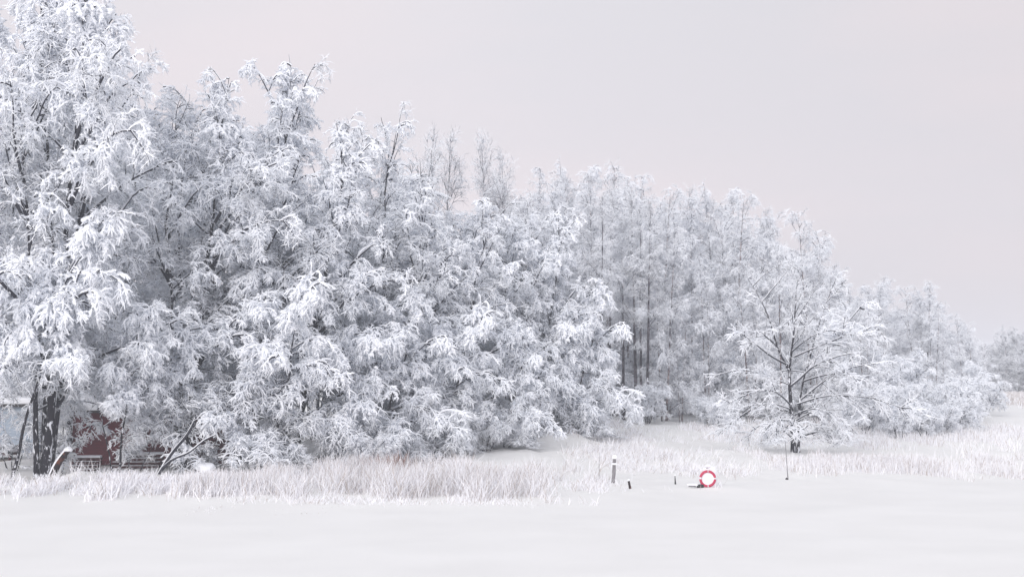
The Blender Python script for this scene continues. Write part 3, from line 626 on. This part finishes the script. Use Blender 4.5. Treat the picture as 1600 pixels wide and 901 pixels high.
# ---- posts and stakes
def post(name, px, Y, h, wd, lab, lean=(0, 0), m=grey, ledge=None, cap=.1, group='posts and stakes in the snow', cat='post', taper=.85):
    l = at(px, Y, 0); r = tag(empty(name, l), lab, cat, group); r.rotation_euler = (lean[1], lean[0], .3)
    n = 10; zs = np.linspace(-.25, h, n); v, f = [], []
    for z in zs:
        s = wd * (1 - (1 - taper) * max(z, 0) / h) / 2 * random.uniform(.95, 1.05); v += [(s * math.cos(a_ + .39), s * math.sin(a_ + .39), z) for a_ in np.arange(8) * math.pi / 4]
    for i in range(n - 1): f += [(i * 8 + j, i * 8 + (j + 1) % 8, i * 8 + 8 + (j + 1) % 8, i * 8 + 8 + j) for j in range(8)]
    f += [tuple(range(8 * n - 8, 8 * n))]
    pobj('shaft', v, f, m, r)
    lump('snow_cap', (0, 0, h + cap * .45), (wd * .62, wd * .6, cap), int(px), M['snowcap'], r, .12)
    if ledge: lump('snow_ledge', (0, -.02, ledge), (wd * .85, wd * .8, .07), 9, M['snowcap'], r, .15)
    return r
post('mooring_post', 957, 63.4, 1.05, .17, 'tall grey weathered mooring post with snow cap and snow ring', (.05, 0), ledge=.82, cap=.13)
post('wooden_stake', 983, 60.4, .34, .11, 'short reddish-brown broken stake in the snow', (-.25, .1), m=M['rustbark'], cap=.05)
post('wooden_stake', 1053, 63.6, .38, .08, 'small dark pointed stake left of the life ring', (-.05, 0), m=steel, cap=.04, taper=.35)
def thin_pole(px, Y, pts, r0, lab, name='thin_pole'):
    r = tag(empty(name, at(px, Y, 0)), lab, 'pole'); P = resample(pts, 14)[None]; R = np.linspace(r0, r0 * .5, 14)[None]
    a = Acc(); a.sweep(P, R, R * .4, R * .5, SEC7); link('shaft', a.mesh('shaft', [grey, M['snow']]), r); return r
thin_pole(1228, 65.5, [(0, 0, -.2), (-.05, 0, .5), (-.12, 0, 1.75)], .024, 'thin dark leaning pole in the snow in front of the lone tree')
thin_pole(935, 66.0, [(0, 0, -.2), (0, 0, .5), (0, 0, 1.15)], .015, 'thin frosted stick left of the mooring post')
r = tag(empty('marker_knob', at(1225.5, 65.3, 0)), 'tiny dark stone-like knob at the foot of the leaning pole', 'stone'); lump('stone', (0, 0, .04), (.06, .05, .06), 3, steel, r)

# ------------------------------------------------------------------ reeds and grass
def blades(px0, px1, y0, y1, n, hgt, seed, wd=(.006, .014), thr=-.2, lean=.25, pal=(.55, .2, .25, 0), nf=.8, droop=.5, ex=.16):
    """mats: 0 frost 1 straw 2 pale 3 rust"""
    r_ = np.random.default_rng(seed); m = n * 3; Y = r_.uniform(y0, y1, m); px = r_.uniform(px0, px1, m); x = X(px, Y)
    P = np.stack([x, Y, 0 * x], 1); dn = noise(P * [1, .6, 1], nf) + .5 * noise(P + 9, nf * 2.7)
    ed = np.minimum(np.minimum(px - px0, px1 - px) / (abs(px1 - px0) * ex), np.minimum(Y - y0, y1 - Y) / ((y1 - y0) * .3))
    k = dn > thr + r_.normal(0, .55, m) + 2.3 * (1 - np.clip(ed, 0, 1)); k &= (hgt < .3) | (Y > yshore(x) + r_.normal(0, .5, m) - .3 + 1.5 * noise(P * [1, 0, 0], .45) + .5 * noise(P * [1, 0, 0], 1.7))
    k &= ~((Y < 66) & (np.minimum(np.abs(px - 957), np.minimum(np.abs(px - 983), np.abs(px - 1100) * .3)) < r_.uniform(2, 14, m)))
    P = P[k][:n]; dn = dn[k][:n]; P[:, 2] = ground_h(P[:, 0], P[:, 1]) - .03; n = len(P)
    h = hgt * r_.uniform(.3, 1.2, n) * np.clip(.85 + .12 * dn, .35, 1.1) * np.clip(.35 + (Y[k][:n] - yshore(x[k][:n])) / 4.5, .35, 1)
    az = r_.normal(.0, 2.0, n); D0 = np.stack([np.cos(az) * lean * r_.uniform(0, 1.6, n), np.sin(az) * lean, np.ones(n)], 1)
    K = 4; Q = np.zeros((n, K, 3)); Q[:, 0] = P; D = nrm(D0); dr = droop * r_.random(n) ** 2
    for j in range(1, K):
        Q[:, j] = Q[:, j - 1] + D * (h / (K - 1))[:, None]; D = nrm(D + np.stack([np.cos(az) * dr, np.sin(az) * dr, -dr * .8], 1) + r_.normal(0, .05, (n, 3)))
    a2 = r_.uniform(0, 3.14, n); sd_ = np.stack([np.cos(a2), np.sin(a2), 0 * a2], 1)[:, None]
    wv = (r_.uniform(wd[0], wd[1], n)[:, None] * np.array([.8, 1, .9, .25])[None])[..., None]
    V = np.stack([Q - sd_ * wv, Q + sd_ * wv], 2).reshape(-1, 3)
    b_ = (np.arange(n)[:, None] * K + np.arange(K - 1)[None]).reshape(-1) * 2; q = np.stack([b_, b_ + 1, b_ + 3, b_ + 2], 1)
    pm = r_.choice(4, n, p=np.array(pal) / sum(pal)); return V, q, np.repeat(pm, K - 1)
def reed_object(name, lab, cat, sets):
    V, Q, Mi, n = [], [], [], 0
    for s in sets:
        v, q, m = blades(*s[0], **s[1]); V.append(v); Q.append(q + n); Mi.append(m); n += len(v)
    o = link(name, mesh_np(name, np.concatenate(V), np.concatenate(Q), np.concatenate(Mi), mats=[M['reed_snow'], M['reed_tan'], M['reed_pale'], M['reed_rust']]))
    tag(o, lab, cat, kind='stuff')
reed_object('reed_bed', 'tall pale pinkish reeds coated in frost along the shore below the alders', 'reeds', [
    ((360, 935, 53.5, 71, 35000, 1.15, 1), dict(ex=.3, thr=-.45, pal=(.58, .22, .20, 0), lean=.5, droop=.7, nf=1.3, wd=(.005, .012))),
    ((260, 480, 54, 66, 13000, .9, 2), dict(thr=-.4, pal=(.6, .12, .28, 0))),
    ((-60, 360, 54, 66, 15000, .68, 3), dict(nf=1.4, thr=.05, lean=.5, wd=(.008, .02), pal=(.72, .08, .2, 0), droop=.8)),
    ((300, 880, 52, 56, 3000, .4, 4), dict(thr=.1, lean=.6, pal=(.7, .1, .2, 0))),
    ((150, 760, 48.5, 53.5, 500, .28, 6), dict(thr=.9, lean=.7, pal=(.5, .3, .2, 0), nf=1.2)),
    ((560, 640, 66, 70, 900, 1.1, 5), dict(thr=-1, pal=(.2, .2, .1, .5)))])
reed_object('frosted_grass', 'sparse frosted grass tufts poking through the snowfield and bank', 'grass', [
    ((850, 1180, 66, 84, 9000, .6, 11), dict(thr=.0, lean=.6, wd=(.006, .015), pal=(.6, .1, .3, 0), droop=.8)),
    ((790, 1010, 57, 66, 5000, .5, 12), dict(thr=.4, lean=.5, pal=(.7, .1, .2, 0))),
    ((960, 1130, 57.5, 62, 1500, .45, 13), dict(thr=.4, lean=.6, pal=(.75, .1, .15, 0))),
    ((1130, 1640, 66, 84, 21000, .62, 14), dict(nf=1.2, thr=-.1, pal=(.5, .12, .38, 0), wd=(.007, .014))),
    ((1120, 1640, 82, 120, 22000, .7, 15), dict(thr=.0, pal=(.6, .1, .3, 0), wd=(.009, .016))),
    ((880, 1180, 84, 104, 8000, .55, 16), dict(thr=.0, lean=.5, pal=(.65, .1, .25, 0), wd=(.009, .018))),
    ((1480, 1660, 150, 320, 24000, 1.1, 17), dict(thr=-1, pal=(.2, .45, .35, 0), wd=(.02, .04)))])

# ------------------------------------------------------------------ haze
hv, hf = [], []; boxm(hv, hf, -2600, 2600, -400, 2700, -1.5, 34)
hm = bpy.data.materials.new('haze_air'); hm.use_nodes = True; t = hm.node_tree; t.nodes.clear()
ho = t.nodes.new('ShaderNodeOutputMaterial'); pv = t.nodes.new('ShaderNodeVolumePrincipled')
pv.inputs['Color'].default_value = (0.88, 0.92, 0.985, 1); pv.inputs['Density'].default_value = 0.0010; pv.inputs['Anisotropy'].default_value = 0.0
t.links.new(pv.outputs[0], ho.inputs['Volume'])
hz = pobj('haze', hv, hf, hm); tag(hz, kind='stuff')
